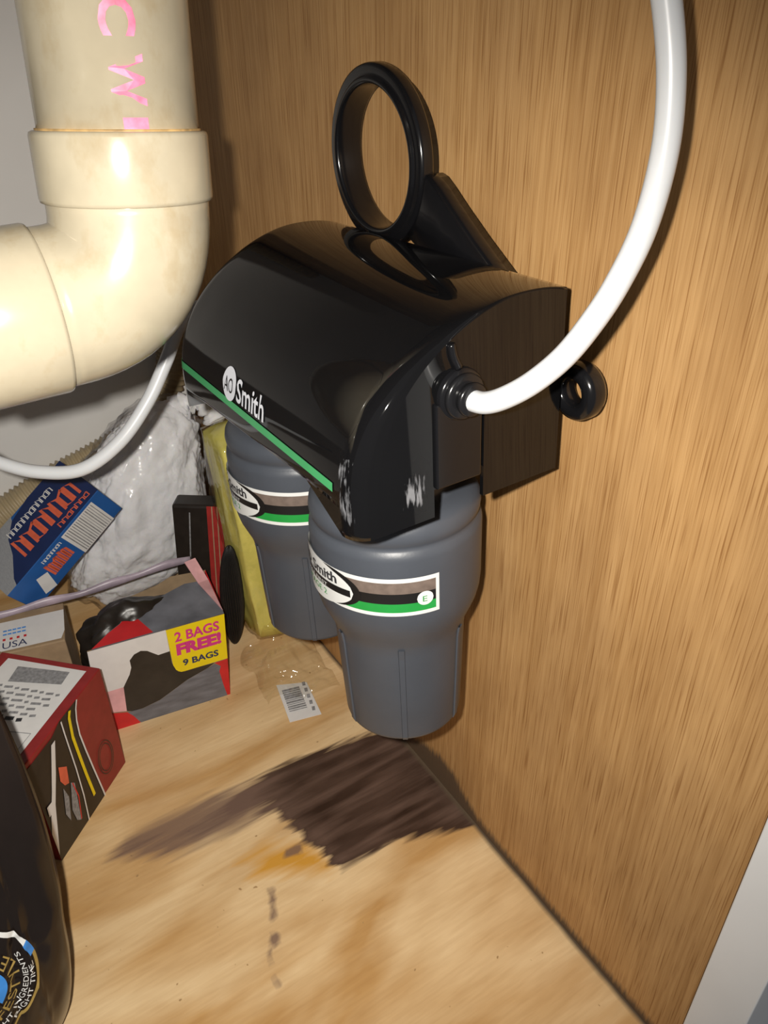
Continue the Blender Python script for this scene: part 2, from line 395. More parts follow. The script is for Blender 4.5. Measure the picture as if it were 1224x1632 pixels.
WSTAIN = [(.26, -.01), (.235, .006), (.212, .016), (.189, .024), (.170, .0215), (.1657, .016), (.150, .008), (.126, .007), (.06, .006), (.0, .006), (.0, -.01)]
ysw = [.003 * i for i in range(100)] + [.34, .42, .50, .565]; zsw = [.002 * i for i in range(26)] + [.08, .15, .3, .5, .78]
v = [(0, y, z) for z in zsw for y in ysw]; nx = len(ysw)
f = [(j * nx + i, (j + 1) * nx + i, (j + 1) * nx + i + 1, j * nx + i + 1) for j in range(len(zsw) - 1) for i in range(nx - 1)]
wr = mesh('wall_right', v, f, M_wall)
a = wr.data.attributes.new('mark', 'FLOAT', 'POINT')
for i, (x, y, z) in enumerate(v):
    a.data[i].value = cl(.5 + poly_sd((y, z), WSTAIN) * 90) * .9 if z < .06 else 0
tag(wr, kind='structure')
so = wr.modifiers.new('thick', 'SOLIDIFY'); so.thickness = .012; so.offset = -1
tag(mesh('wall_back', [(-.85, BACK, 0), (0, BACK, 0), (0, BACK, .78), (-.85, BACK, .78)], [(0, 1, 2, 3)], M_back), kind='structure')
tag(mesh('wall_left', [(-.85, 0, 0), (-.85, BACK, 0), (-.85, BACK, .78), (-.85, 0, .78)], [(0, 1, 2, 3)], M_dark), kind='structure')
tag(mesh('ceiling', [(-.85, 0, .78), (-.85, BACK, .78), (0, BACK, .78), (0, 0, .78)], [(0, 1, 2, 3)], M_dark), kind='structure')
tag(box('trim_1', (0, -.0226, -.1), (.045, 0, 0), (0, .0224, 0), (0, 0, .9), M_white, bev=.0006), kind='structure')

# ------------------------------------------------------------------ water filter unit
TH = .0684
unit = empty('water_filter_unit', (0, .1042, .2798), (-TH, 0, 0))
tag(unit, 'glossy black wall-mounted water filter with two slate grey canisters and green stripe', 'water filter')
PROF = [(-.018, .0660), (-.026, .0674), (-.035, .0680), (-.044, .0677), (-.052, .0664), (-.060, .0641), (-.068, .0608), (-.076, .0565), (-.0835, .0513), (-.0900, .0453), (-.0953, .0388), (-.0993, .0318), (-.1018, .0250), (-.1031, .0180), (-.1036, .0110), (-.1036, .0050), (-.1036, -.0015)]
XB = -.018; XF = -.1036; LEN = .155; RC = .0085
def cl(x): return max(0., min(1., x))
def prof_x(z):
    for (x0, z0), (x1, z1) in zip(PROF[3:], PROF[4:]):
        if z1 <= z <= z0: t = (z0 - z) / (z0 - z1 + 1e-9); return x0 + (x1 - x0) * t
    return XF
def yk(y):
    d = min(y, LEN - y)
    xf = XF if d >= RC else XF + RC - math.sqrt(max(0, RC * RC - (RC - d) ** 2))
    return (xf - XB) / (XF - XB)
def surf(y, z, off=0):
    x = XB + (prof_x(z) - XB) * yk(y); return Vector((x - off, y, z))
st = [RC * (1 - math.cos(a * math.pi / 2 / 8)) for a in range(9)]
ysn = [0.0] + [max(.0004, s) for s in st[1:]] + [RC + (LEN - 2 * RC) * i / 6 for i in range(1, 6)] + [LEN - max(.0004, s) for s in reversed(st[1:])] + [LEN]
v, f = [], []
dense = catmull([Vector((x, 0, z)) for x, z in PROF], 3); K = len(dense)
for i, y in enumerate(ysn):
    k = yk(y); ins = 1 if 0 < i < len(ysn) - 1 else .0
    for q in dense:
        x = XB + (q.x - XB) * k; z = q.z
        z = max(z, -.0015 + (.0120 - .0035 * y / LEN) * cl((min(y, LEN - y) - .0085) / .006)) if z < .012 else z
        if not ins: x = XB + (x - XB) * .992; z = z - .0007 if z > .02 else z
        v.append((x, y, z))
for i in range(len(ysn) - 1):
    for q in range(K - 1): f.append((i * K + q, i * K + q + 1, (i + 1) * K + q + 1, (i + 1) * K + q))
# end caps with the notch under the inlet and the slit beside it
def cap(i, rev):
    base = [i * K + q for q in range(K)]
    y = ysn[i]
    extra = [(-.0725, -.0015), (-.0725, .009), (-.0535, .009), (-.0535, .034), (-.0518, .034), (-.0518, -.0003), (-.018, 0)]
    s = len(v)
    for x, z in extra: v.append((x, y, z))
    loop = base + [s + k for k in range(len(extra))]
    f.append(tuple(loop[::-1]) if rev else tuple(loop))
cap(0, False); cap(len(ysn) - 1, True)
bi = [(XB, 0, 0), (XB, LEN, 0)]
s = len(v); v += bi
f.append((0, s, s + 1, (len(ysn) - 1) * K))
cover = mesh('cover', v, f, M_gloss, unit)
bm = bmesh.new(); bm.from_mesh(cover.data); bmesh.ops.remove_doubles(bm, verts=bm.verts[:], dist=.00005); bmesh.ops.recalc_face_normals(bm, faces=bm.faces[:])
for fc in bm.faces: fc.smooth = len(fc.verts) == 4 and abs(fc.normal.y) < .97 and fc.calc_area() < .002
bm.to_mesh(cover.data); bm.free()
md = cover.modifiers.new('shell', 'SOLIDIFY'); md.thickness = .0018; md.offset = -1
# wall bracket behind the cover
box('wall_bracket', (-.0178, .03, .002), (.0178, 0, 0), (0, .09, 0), (0, 0, .016), M_black, unit, .0005)
# inlet block on the near end, raised, with the push fitting and white tube
box('inlet_block', (-.0722, -.0014, .0092), (.0184, 0, 0), (0, .03, 0), (0, 0, .030), M_black, unit, .0006)
fx, fz = -.0622, .0405
def ringY(prof, loc, name, mt, par=unit, n=40):
    vv, ff = lathe(prof, n, 'Y'); return mesh(name, [(a + loc[0], b + loc[1], c + loc[2]) for a, b, c in vv], ff, mt, par, True)
ringY([(.0, -.002), (.0082, -.002), (.0088, -.001), (.0088, .02), (0, .02)], (fx, 0, fz), 'fitting_boss', M_black)
ringY([(.004, -.0042), (.0068, -.0042), (.0076, -.0036), (.0076, -.0026), (.0068, -.002), (.0058, -.0018)], (fx, 0, fz), 'fitting_flange', M_collar)
ringY([(.003, -.0078), (.0050, -.0078), (.0056, -.0072), (.0056, -.0062), (.0048, -.0056), (.0048, -.004)], (fx, 0, fz), 'fitting_collet', M_collar)
# small rib running from the arch down to the fitting
v_, f_ = sweep(catmull([(-.0655, -.0002, .0575), (-.0648, -.0006, .0535), (-.0630, -.001, .0495)], 6), .0014, 8); mesh('cap_rib', v_, f_, M_black, unit, True)
# far outlet fitting
ringY([(.0, .004), (.0078, .004), (.0086, .003), (.0086, -.004), (0, -.004)], (fx, LEN, fz - .012), 'fitting_flange', M_collar)

# green stripe following the front
n = 50; vv, ff = [], []
for i in range(n + 1):
    y = .0125 + (LEN - .0137) * i / n; zc = .0150 + .0034 * i / n
    for h in (-.0016, .0016): vv.append(surf(y, zc + h, .0004))
for i in range(n): ff.append((2 * i, 2 * i + 1, 2 * i + 3, 2 * i + 2))
mesh('green_stripe', vv, ff, M_green, unit, True)
# logo: disc with AO, then Smith
LY, LZ = .0955, .0246
dv = [surf(LY, LZ, .0004)] + [surf(LY + .0062 * math.cos(t * math.pi / 20), LZ + .0066 * math.sin(t * math.pi / 20), .0004) for t in range(40)]
mesh('logo_disc', dv, [(0, 1 + (t + 1) % 40, 1 + t) for t in range(40)], M_logo, unit)
text_on('logo_letters', 'AO', 1, lambda a, b: surf(LY + .0042 - a, LZ - .0030 + b, .0008), M_lblblack, unit, fit=(.0084, .0058))
text_on('logo_word', 'Smith', 1, lambda a, b: surf(LY - .0072 - a, LZ - .0048 + b - a * .02, .0005), M_logo, unit, bold=.015, fit=(.0245, .0092))
# dried residue smears on the near corner
def smear(fn, n=12):
    vv = [fn(i / n, j / n) for j in range(n + 1) for i in range(n + 1)]
    ff = [(j * (n + 1) + i, j * (n + 1) + i + 1, (j + 1) * (n + 1) + i + 1, (j + 1) * (n + 1) + i) for j in range(n) for i in range(n)]
    o = mesh('residue_smear', vv, ff, M_residue, unit, True)
    o.data.attributes.new('fade', 'FLOAT', 'POINT')
    for j in range(n + 1):
        for i in range(n + 1): o.data.attributes['fade'].data[j * (n + 1) + i].value = (math.sin(math.pi * i / n) * math.sin(math.pi * j / n)) ** .35
smear(lambda u, t: surf(.0008 + .0100 * u, .001 + .028 * t, .0003))
smear(lambda u, t: Vector((-.0880 + .0125 * u + .002 * t, -.0003, .002 + .022 * t * (1 - .5 * abs(u - .6)))))
# canisters
CP = [(0, .030), (.0225, .030), (.0228, -.0150), (.0238, -.0166), (.0270, -.0172), (.0310, -.0180), (.0338, -.0196), (.0353, -.0218), (.0358, -.0245), (.0355, -.0270), (.0346, -.0284), (.0344, -.0296), (.0350, -.0306), (.0360, -.0318), (.0364, -.0340), (.0363, -.0480), (.0362, -.0600), (.0357, -.0652), (.0345, -.0702), (.0325, -.0752), (.0306, -.0797), (.0295, -.0835), (.0290, -.0880), (.0283, -.1080), (.0272, -.1352), (.0268, -.1368), (.0258, -.1378), (0, -.1378)]
def cp_r(z):
    for (r0, z0), (r1, z1) in zip(CP[14:], CP[15:]):
        if z1 <= z <= z0: return r0 + (r1 - r0) * (z0 - z) / (z0 - z1 + 1e-9)
    return .0363
A0 = math.radians(-122)
def canister(y, first):
    vv, ff = lathe(CP, 96)
    b = mesh('filter_canister', vv, ff, M_slate, unit, True); b.location = (-.0532, y, 0)
    tag(b, 'slate grey filter canister, nearest' if first else 'slate grey filter canister behind')
    def cyl(a, z, off): r = cp_r(z) + off; t = A0 + a; return Vector((r * math.cos(t), r * math.sin(t), z))
    for k in range(6):           # moulded ribs on the lower bowl
        a = k * math.pi / 3; wv, wf = [], []; zs = [-.0825, -.0880, -.1100, -.1352, -.1372]
        for z in zs:
            hw = .0011 / .028
            for da, off in ((-hw * 1.5, -.0006), (-hw, .0006), (hw, .0006), (hw * 1.5, -.0006)): wv.append(cyl(a + da, z, off))
        for i in range(len(zs) - 1):
            for q in range(3): wf.append((4 * i + q, 4 * i + q + 1, 4 * i + q + 5, 4 * i + q + 4))
        wf.append((16, 17, 18, 19))
        mesh('bowl_rib', wv, wf, M_slate, b)
    def patch(name, a0, a1, zlo, zhi, off, mt, n=48):
        pv, pf = [], []
        for i in range(n + 1):
            t = i / n; a = math.radians(a0 + (a1 - a0) * t); lo = zlo(t) if callable(zlo) else zlo; hi = zhi(t) if callable(zhi) else zhi
            pv += [cyl(a, lo, off), cyl(a, hi, off)]
        for i in range(n): pf.append((2 * i, 2 * i + 2, 2 * i + 3, 2 * i + 1))
        return mesh(name, pv, pf, mt, b, True)
    zb, zt = -.0593, -.0413
    patch('label', -125, 26, zb, zt, .0003, M_lblwhite)
    patch('label_taupe_band', -60, 23.5, -.0484, zt - .0018, .0005, M_lblbrown)
    patch('label_black_band', -60, 23.5, -.0532, -.0484, .0005, M_lblblack)
    patch('label_green_band', -60, 23.5, zb + .0019, -.0532, .0005, M_lblgreen)
    patch('label_black_swoosh', -75, -24, lambda t: -.0503 - .0082 * math.sqrt(max(0, 1 - (2 * t - 1) ** 2)), lambda t: -.0503 + .0092 * math.sqrt(max(0, 1 - (2 * t - 1) ** 2)), .0007, M_lblblack)
    patch('label_oval', -112, -29, lambda t: -.0503 - .0102 * math.sqrt(max(0, 1 - (2 * t - 1) ** 2)), lambda t: -.0503 + .0102 * math.sqrt(max(0, 1 - (2 * t - 1) ** 2)), .0009, M_lblwhite)
    patch('label_oval_band', -110, -31, -.0523, -.0490, .0011, M_lblblack)
    patch('label_badge', 11, 21.5, lambda t: -.0513 - .0033 * math.sqrt(max(0, 1 - (2 * t - 1) ** 2)), lambda t: -.0513 + .0033 * math.sqrt(max(0, 1 - (2 * t - 1) ** 2)), .0009, M_lblwhite, 20)
    R0 = .0363
    def tx(a0, z0): return lambda x, y: cyl(math.radians(a0) + x / R0, z0 + y, .0013)
    text_on('label_badge_letter', 'E', 1, tx(14.4, -.0526), M_lblgreen, b, fit=(.0018, .0026))
    text_on('label_brand', 'AO Smith', 1, tx(-88, -.0478), M_inkdk, b, bold=.03, fit=(.0300, .0050))
    text_on('label_band_text', 'REPLACE FIRST', 1, tx(-88, -.0517), M_lblwhite, b, fit=(.0240, .0016))
    text_on('label_stage', 'STAGE 2', 1, tx(-78, -.0563), M_lblgreen, b, fit=(.0170, .0028))
    return b
canister(.0559, True); canister(.1422, False)

# ------------------------------------------------------------------ canister wrench hung behind the unit
wre = empty('filter_wrench', (-.009, .2300, .3668))
tag(wre, 'black ring-shaped filter wrench hung behind the glossy black cover', 'wrench')
vv, ff = lathe([(.0281, -.0080), (.0290, -.0086), (.0302, -.0083), (.0307, -.0074), (.0318, -.0070), (.0338, -.0074), (.0350, -.0068), (.0354, -.0056), (.0354, -.0020), (.0346, -.0008), (.0320, -.0004), (.0312, .0000), (.0310, .0040), (.0300, .0046), (.0284, .0046), (.0278, .0036), (.0278, -.0070)], 96, 'X', True)
mesh('ring', vv, ff, M_black, wre, True)
ear = Vector((0, -.1210, -.0569)); d = ear.normalized(); pr = Vector((0, -d.z, d.y))
vv, ff = [], []
secs = [(.0300, .0125), (.0325, .0142), (.0360, .0150), (.0420, .0145), (.0520, .0130), (.0680, .0112), (.0900, .0095), (.1080, .0088), (.1190, .0080)]
for t, hw in secs:
    for x, s_ in ((-.0045, -1), (-.0060, -.90), (-.0060, .90), (-.0045, 1), (.0030, 1), (.0030, -1)): vv.append(d * t + pr * hw * s_ + Vector((x, 0, 0)))
for i in range(len(secs) - 1):
    for k in range(6): ff.append((i * 6 + k, i * 6 + (k + 1) % 6, (i + 1) * 6 + (k + 1) % 6, (i + 1) * 6 + k))
ff += [tuple(range(5, -1, -1)), tuple((len(secs) - 1) * 6 + k for k in range(6))]
hd = mesh('handle', vv, ff, M_black, wre)
bm = bmesh.new(); bm.from_mesh(hd.data); bmesh.ops.recalc_face_normals(bm, faces=bm.faces[:])
for fc in bm.faces: fc.smooth = len(fc.verts) == 4
bm.to_mesh(hd.data); bm.free()
vv, ff = lathe([(.0046, -.0040), (.0056, -.0052), (.0078, -.0056), (.0098, -.0046), (.0106, -.0028), (.0106, .0010), (.0096, .0028), (.0056, .0028), (.0046, .0018)], 40, 'X', True)
mesh('hanging_loop', [Vector(q) + ear + d * .004 for q in vv], ff, M_black, wre, True)

# ------------------------------------------------------------------ tubing
tb = [(-.0622, .1075, .3200), (-.0622, .1010, .3204), (-.0612, .0950, .3215), (-.0590, .0888, .3252), (-.0550, .0820, .3316), (-.0500, .0758, .3405), (-.0455, .0714, .3508), (-.0410, .0684, .3618), (-.0365, .0662, .3765), (-.0340, .0659, .3943), (-.0340, .0678, .4105), (-.0350, .0719, .4255), (-.0370, .0757, .4361), (-.042, .082, .455), (-.05, .09, .49)]
vv, ff = sweep(catmull(tb, 8), .0035, 20)
tag(mesh('water_tube', vv, ff, M_tube, None, True), 'thick white plastic water tube curving up from the near end of the black filter', 'tube')
tb = [(-.300, .36, .250), (-.235, .345, .238), (-.1952, .3316, .2371), (-.1817, .3182, .2310), (-.1674, .3060, .2272), (-.1487, .2948, .2280), (-.1289, .2909, .2390), (-.1109, .2926, .2556), (-.0969, .2969, .2724), (-.0850, .3000, .2890), (-.0720, .2920, .2985), (-.0640, .2760, .2990), (-.0622, .262, .2975)]
vv, ff = sweep(catmull(tb, 8), .0034, 18)
tag(mesh('water_tube', vv, ff, M_tube, None, True), 'thinner looking white water tube looping under the cream drain elbow', 'tube')
hp = catmull([(-.34, .548, .030), (-.26, .546, .045), (-.1998, .545, .0618), (-.1784, .545, .0707), (-.1346, .545, .0875), (-.0975, .545, .0975), (-.0574, .545, .1120), (-.0300, .545, .1370), (-.0165, .545, .1750), (-.0150, .545, .24), (-.0150, .545, .34), (-.016, .545, .50)], 6)
# resample evenly for the corrugations
acc = [0]
for a, b in zip(hp, hp[1:]): acc.append(acc[-1] + (b - a).length)
step = .0009; out = []; j = 0; s_ = 0
while s_ < acc[-1] - 1e-6:
    while acc[j + 1] < s_: j += 1
    t = (s_ - acc[j]) / (acc[j + 1] - acc[j]); out.append(hp[j].lerp(hp[j + 1], t)); s_ += step
vv, ff = sweep(out, lambda i: .0124 + .0011 * math.sin(i * 2 * math.pi / 5), 20)
tag(mesh('corrugated_hose', vv, ff, M_hose, None, True), 'beige corrugated drain hose running along the back wall', 'hose')

# ------------------------------------------------------------------ drain pipe
pipe = empty('drain_pipe', (-.133, .192, .343))
tag(pipe, 'stained cream PVC drain pipe with elbow and pink lettering', 'pipe')
P0 = Vector((-.133, .192, .343)); up = Vector((.085, .105, 1)).normalized(); arm = Vector((-1, .01, -.01)).normalized()
def pl(q): return Vector(q) - P0
a0 = P0 + up * .0265; a1 = P0 + arm * .0265
bend = []
for i in range(17):
    t = i / 16; bend.append((a0 * (1 - t) ** 2 + P0 * 2 * t * (1 - t) + a1 * t ** 2))
path = [a0 + up * .004] + bend + [a1 + arm * .004]
vv, ff = sweep([pl(q) for q in path], .0252, 48); mesh('elbow', vv, ff, M_pvc, pipe, True)
def sock(p, d, l0, l1, r, name, mt=M_pvc):
    pts = [(0, r - .0012), (.0004, r - .0003), (.0014, r), (l1 - l0 - .0014, r), (l1 - l0 - .0004, r - .0003), (l1 - l0, r - .0012)]
    q = [p + d * (l0 + t) for t, _ in pts]; vv, ff = sweep([pl(x) for x in q], lambda i: pts[i][1], 64); return mesh(name, vv, ff, mt, pipe, True)
sock(P0, up, .0285, .0490, .0267, 'socket'); sock(P0, arm, .0300, .0560, .0267, 'socket')
vv, ff = sweep([pl(P0 + up * t) for t in (.048, .20, .42)], .0241, 64); mesh('straight_pipe', vv, ff, M_pvc, pipe, True)
vv, ff = sweep([pl(P0 + up * t) for t in (.0484, .0496)], .0247, 64); mesh('joint_grime', vv, ff, M_grime, pipe, True)
vv, ff = sweep([pl(P0 + arm * t) for t in (.05, .20, .40)], .0241, 48); mesh('straight_pipe', vv, ff, M_pvc, pipe, True)
# pink print running down the pipe
toC = (CAM - P0); e1 = (toC - up * toC.dot(up)).normalized(); e2 = up.cross(e1)
def onpipe(s, ang, off=.0003): return pl(P0 + up * s + (e1 * math.cos(ang) + e2 * math.sin(ang)) * (.0241 + off))
for st_, s0, ht, wd in (('C', .0725, .0098, .0095), ('W', .0555, .0095, .0130), ('I', .0494, .0070, .0032)):
    v_, f_ = text_geo(st_, 1, bold=.03)
    x0 = min(a for a, b in v_); x1 = max(a for a, b in v_); y0 = min(b for a, b in v_); y1 = max(b for a, b in v_)
    ang0 = .12 if st_ == 'C' else (.16 if st_ == 'W' else .20)
    mesh('pink_print', [onpipe(s0 + wd * (1 - (a - x0) / (x1 - x0)), ang0 + (-.5 + (b - y0) / (y1 - y0)) * ht / .0241) for a, b in v_], f_, M_pink, pipe)

# ------------------------------------------------------------------ bin bag carton
tbx = empty('bin_bag_carton', (-.125, .362, 0))
tag(tbx, 'torn-open carton of black bin bags with yellow 2 BAGS FREE sticker', 'carton')
def tl(q): return Vector(q) - Vector((-.125, .362, 0))
du = Vector((.9882, -.1530, 0)); dvv = Vector((.1530, .9882, 0)); Z = Vector((0, 0, 1))
FL = Vector((-.1690, .3445, 0)); WT, HT, DT = .0885, .0752, .052
lean = Vector((.055, -.02, 1))          # the carton leans a little to the right
def tq(u, w_, h): return tl(FL + du * (u * WT) + dvv * (w_ * DT) + lean * (h * HT))
def panel(name, pts, nrm, th, mt):
    """thin board: polygon extruded"""
    P = [Vector(p) for p in pts]; n_ = Vector(nrm).normalized() * th; k = len(P)
    vv = P + [p - n_ for p in P]; ff = [tuple(range(k)), tuple(range(2 * k - 1, k - 1, -1))] + [(i, i + k, (i + 1) % k + k, (i + 1) % k) for i in range(k)]
    o = mesh(name, vv, ff, mt, tbx); bm = bmesh.new(); bm.from_mesh(o.data); bmesh.ops.recalc_face_normals(bm, faces=bm.faces[:]); bmesh.ops.triangulate(bm, faces=[q for q in bm.faces if len(q.verts) > 4]); bm.to_mesh(o.data); bm.free(); return o
panel('front_panel', [tq(0, 0, 0), tq(1, 0, 0), tq(1, 0, 1), tq(0, 0, 1)], -dvv, .0007, M_kraft)
panel('back_panel', [tq(0, 1, 0), tq(1, 1, 0), tq(1, 1, 1.0), tq(.72, 1, 1.03), tq(.6, 1, .97), tq(.3, 1, .9), tq(0, 1, .62)], dvv, .0007, M_kraft)
panel('end_panel', [tq(1, 0, 0), tq(1, 1, 0), tq(1, 1, 1), tq(1, 0, 1)], du, .0007, M_red)
panel('end_panel', [tq(0, 0, 0), tq(0, 1, 0), tq(0, 1, .62), tq(0, .5, .55), tq(0, 0, .97)], -du, .0007, M_kraft)
panel('top_flap', [tq(0.03, 0, 1.002), tq(1, 0, 1.002), tq(.985, .72, 1.03), tq(.80, .78, 1.02), tq(.62, .66, 1.02), tq(.47, .52, 1.015), tq(.33, .50, 1.02), tq(.26, .34, 1.01), tq(.16, .22, 1.01), tq(.10, .12, 1.005)], lean, .0006, M_greyband)
panel('torn_flap', [tq(1.0, 0.05, 1.01), tq(.985, .72, 1.03), tq(.93, 1.02, 1.16), tq(.84, 1.0, 1.15), tq(.90, .68, 1.04)], lean, .0006, M_pinkfade)
TF = Face(tq(0, 0, 1.0), du * WT, dvv * DT * .5, lean)
TF.poly('red_print', [(.03, .0), (.47, .0), (.38, .78), (.33, .96), (.26, .66), (.16, .42), (.10, .22)], M_red, tbx, .0009)
FF = Face(tq(0, 0, 0), du * WT, lean * HT, -dvv)
FF.poly('white_print', [(0, 1), (.559, 1), (.569, .748), (.483, .742), (.443, .786), (.409, .825), (.363, .847), (.312, .827), (.275, .774), (.278, .689), (.258, .614), (.201, .489), (.0, .49)], M_paper, tbx)
FF.poly('pink_print', [(.0, .49), (.201, .489), (.194, .193), (.0, .256)], M_pinkfade, tbx)
FF.poly('bag_window', [(.275, .774), (.312, .827), (.363, .847), (.409, .825), (.443, .786), (.483, .742), (.569, .748), (.574, .605), (.597, .516), (.634, .471), (.896, .455), (.84, .417), (.674, .35), (.449, .205), (.313, .168), (.234, .17), (.194, .193), (.201, .489), (.258, .614), (.278, .689)], M_bagblack, tbx)
FF.poly('grey_print', [(.197, .178), (.313, .168), (.449, .205), (.674, .35), (.895, .44), (.942, .393), (.927, .334), (.95, .155), (.975, .0), (.281, .0), (.24, .103)], M_greyband, tbx, .0005)
FF.poly('red_print', [(.896, .455), (1, .46), (1, 0), (.975, .002), (.95, .155), (.927, .334), (.942, .393)], M_red, tbx, .0005)
FF.poly('red_print', [(.197, .178), (.24, .103), (.281, .0), (0, 0), (.002, .256)], M_red, tbx, .0005)
FF.poly('yellow_sticker', [(.559, 1), (1, 1), (1, .467), (.66, .467), (.634, .471), (.612, .49), (.597, .516), (.580, .58)], M_yellow, tbx, .0007)
FF.text('sticker_line', '2 BAGS', .615, .835, .0300, .0085, M_magenta, tbx, .0010, .03)
FF.text('sticker_line', 'FREE!', .618, .675, .0305, .0105, M_magenta, tbx, .0010, .06)
FF.text('sticker_line', '9 BAGS', .655, .535, .0245, .0058, M_navy, tbx, .0010, .03)
# rolled black bags inside
bm = bmesh.new(); bmesh.ops.create_icosphere(bm, subdivisions=5, radius=1)
for q in bm.verts:
    p = q.co.copy(); s_ = 1 + .16 * n3(p, 2.2) + .07 * n3(p, 5)
    q.co = tl(FL + du * (WT * .47) + dvv * (DT * .55) + Vector((-.001, 0, .046))) + du * (p.x * s_ * WT * .47) + dvv * (p.y * s_ * DT * .40) + Z * (p.z * s_ * .036 * (1 - .18 * p.x))
from_bm('bag_roll', bm, M_bagblack, tbx, True)

# ------------------------------------------------------------------ kraft box with white label
kb = empty('cardboard_box', (-.215, .39, 0))
tag(kb, 'plain brown cardboard box with white USA label behind the dark red box', 'box')
K0 = Vector((-.1735, .3640, 0)); ku = Vector((-.975, .222, 0)); kw = Vector((.222, .975, 0))
ko = Vector((-.215, .39, 0))
box('carton', K0 - ko, ku * .11, kw * .040, Z * .0735, M_kraft, kb, .0008)
KF = Face(K0 - ko + Z * .0735, ku * .11, kw * .040, Z)
KF.poly('white_label', [(.02, .06), (.0, .25), (.0, .80), (.37, .80), (.37, .10), (.35, .06)], M_paper, kb)
def ktxt(st_, u0, v0, wd, ht, mt_):
    o = KF.at(u0, v0, .0006); return text_on('label_text', st_, 1, lambda a, b: o - ku * a + kw * b, mt_, kb, fit=(wd, ht))
ktxt('USA', .345, .10, .0150, .0062, M_navy); ktxt('- - - -', .345, .30, .0145, .0022, M_red); ktxt('=====', .345, .44, .0140, .0050, M_sky)

# ------------------------------------------------------------------ dark red tool box
rb = empty('tool_carton', (-.205, .31, 0))
tag(rb, 'dark red and black carton with white instruction panel on top', 'carton')
ro = Vector((-.205, .31, 0))
B_ = Vector((-.1640, .3125, 0)); sF = Vector((-.0545, -.0495, 0)); sL = Vector((-.0465, .0475, 0)); HR = .0855
lr = Vector((.004, 0, 1))
body = box('carton', B_ - ro, sF, sL, lr * HR, M_redcard, rb, .0006)
nS = Vector((.672, -.740, 0))
SF = Face(B_ + sF - ro, -sF, lr * HR, nS)
curve = [(.648, 1.0), (.612, .943), (.585, .856), (.572, .729), (.584, .558), (.606, .331), (.636, .052), (.64, 0)]
SF.poly('black_print', [(0, 0)] + curve[::-1] + [(.42, 1.0), (.30, .955), (.14, .955), (0, .955)], M_blackcard, rb)
SF.strip('white_line', curve, .0006, M_paper, rb, .0006)
SF.strip('white_line', [(.43, .985), (.428, .858), (.429, .517), (.418, .246), (.391, .0)], .0005, M_paper, rb, .0006)
SF.strip('yellow_line', [(.545, .985), (.519, .942), (.496, .775), (.502, .595), (.512, .374), (.53, .128)], .0011, M_yellow, rb, .0006)
SF.poly('tool_print', [(.271, .912), (.32, .915), (.225, .682), (.125, .474), (.0, .071), (.0, .30), (.047, .426), (.131, .591)], M_paper, rb, .0006)
SF.poly('tool_print', [(.266, .701), (.345, .63), (.316, .49), (.27, .513), (.241, .586)], M_orange, rb, .0006)
SF.poly('tool_print', [(.038, .535), (.115, .53), (.115, .449), (.032, .446)], M_paper, rb, .0008)
SF.poly('tool_print', [(.245, .508), (.271, .394), (.214, .198), (.187, .296)], M_ink, rb, .0006)
SF.poly('tool_print', [(.332, .476), (.369, .434), (.315, .093), (.273, .134), (.26, .261)], M_ink, rb, .0006)
SF.strip('tool_print', [(.345, .46), (.362, .30), (.318, .10)], .0004, M_red, rb, .0008)
for r_ in (.11, .135):
    SF.strip('oval_emblem', [(.775 + r_ * .75 * math.cos(t * math.pi / 14), .29 + r_ * 1.15 * math.sin(t * math.pi / 14)) for t in range(29)], .0003, M_blackcard, rb, .0006)
UF = Face(B_ + sL - ro + lr * HR, -sL, sF, Z)      # u: corner -> B side, v: towards the front
UF.poly('instruction_panel', [(.115, .06), (.905, .06), (.905, .95), (.10, .95)], M_paper, rb)
UF.poly('instruction_picture', [(.27, .13), (.77, .10), (.785, .24), (.30, .30)], M_ink, rb, .0006)
for r_ in range(6):
    u0 = .16; vrow = .355 + .058 * r_
    while u0 < .82 - .02 * r_:
        l_ = random.uniform(.03, .10); UF.strip('instruction_text', [(u0, vrow), (min(u0 + l_, .86), vrow - .012)], .0009 if r_ < 5 else .0013, M_ink if r_ < 5 else M_inkdk, rb, .0006); u0 += l_ + .028
UF.strip('instruction_frame', [(.62, .76), (.86, .74), (.86, .90), (.62, .92), (.62, .76)], .0003, M_ink, rb, .0006)

# ------------------------------------------------------------------ blue carton leaning on the pile
bx = empty('blue_carton', (-.15, .43, .09))
tag(bx, 'blue carton with orange lettering and barcode leaning on the white bag', 'carton')
bo = Vector((-.15, .43, .09))
a_ = Vector((.8237, .1678, .5417)).normalized(); s0 = Vector((.4881, .2766, -.8278)); s0 = (s0 - a_ * s0.dot(a_)).normalized(); m0 = a_.cross(s0)   # m0 points away from the camera
if m0.y < 0: m0 = -m0
E0 = Vector((-.1959, .405, .0921))      # lower end of the edge shared by side and main face
LB, WS, WM = .0900, .0300, .045
box('carton', E0 - bo, a_ * LB, s0 * WS, m0 * WM, M_bluecard, bx, .0006)
SD = Face(E0 - bo + s0 * WS, a_ * LB, -s0 * WS, -m0)
SD.poly('barcode_label', [(.56, .0), (.90, .0), (.90, .93), (.56, .93)], M_paper, bx)
for i in range(15):
    u0 = .59 + i * .0205; SD.strip('barcode_bar', [(u0, .04), (u0, .90)], random.choice((.0002, .0003, .0004)), M_ink, bx, .0006)
SD.poly('paper_patch', [(.14, .12), (.24, .02), (.29, .55), (.20, .66)], M_paper, bx)
MF = Face(E0 - bo, a_ * LB, m0 * WM, -s0)
MF.poly('navy_print', [(.10, .0), (1, .0), (1, 1), (.62, 1), (.42, .92), (.30, .72), (.24, .45), (.12, .12)], M_navycard, bx)
MF.poly('silver_print', [(0, 0), (.10, 0), (.12, .12), (.24, .45), (.30, .72), (.42, .92), (.44, 1), (0, 1)], M_silver, bx)
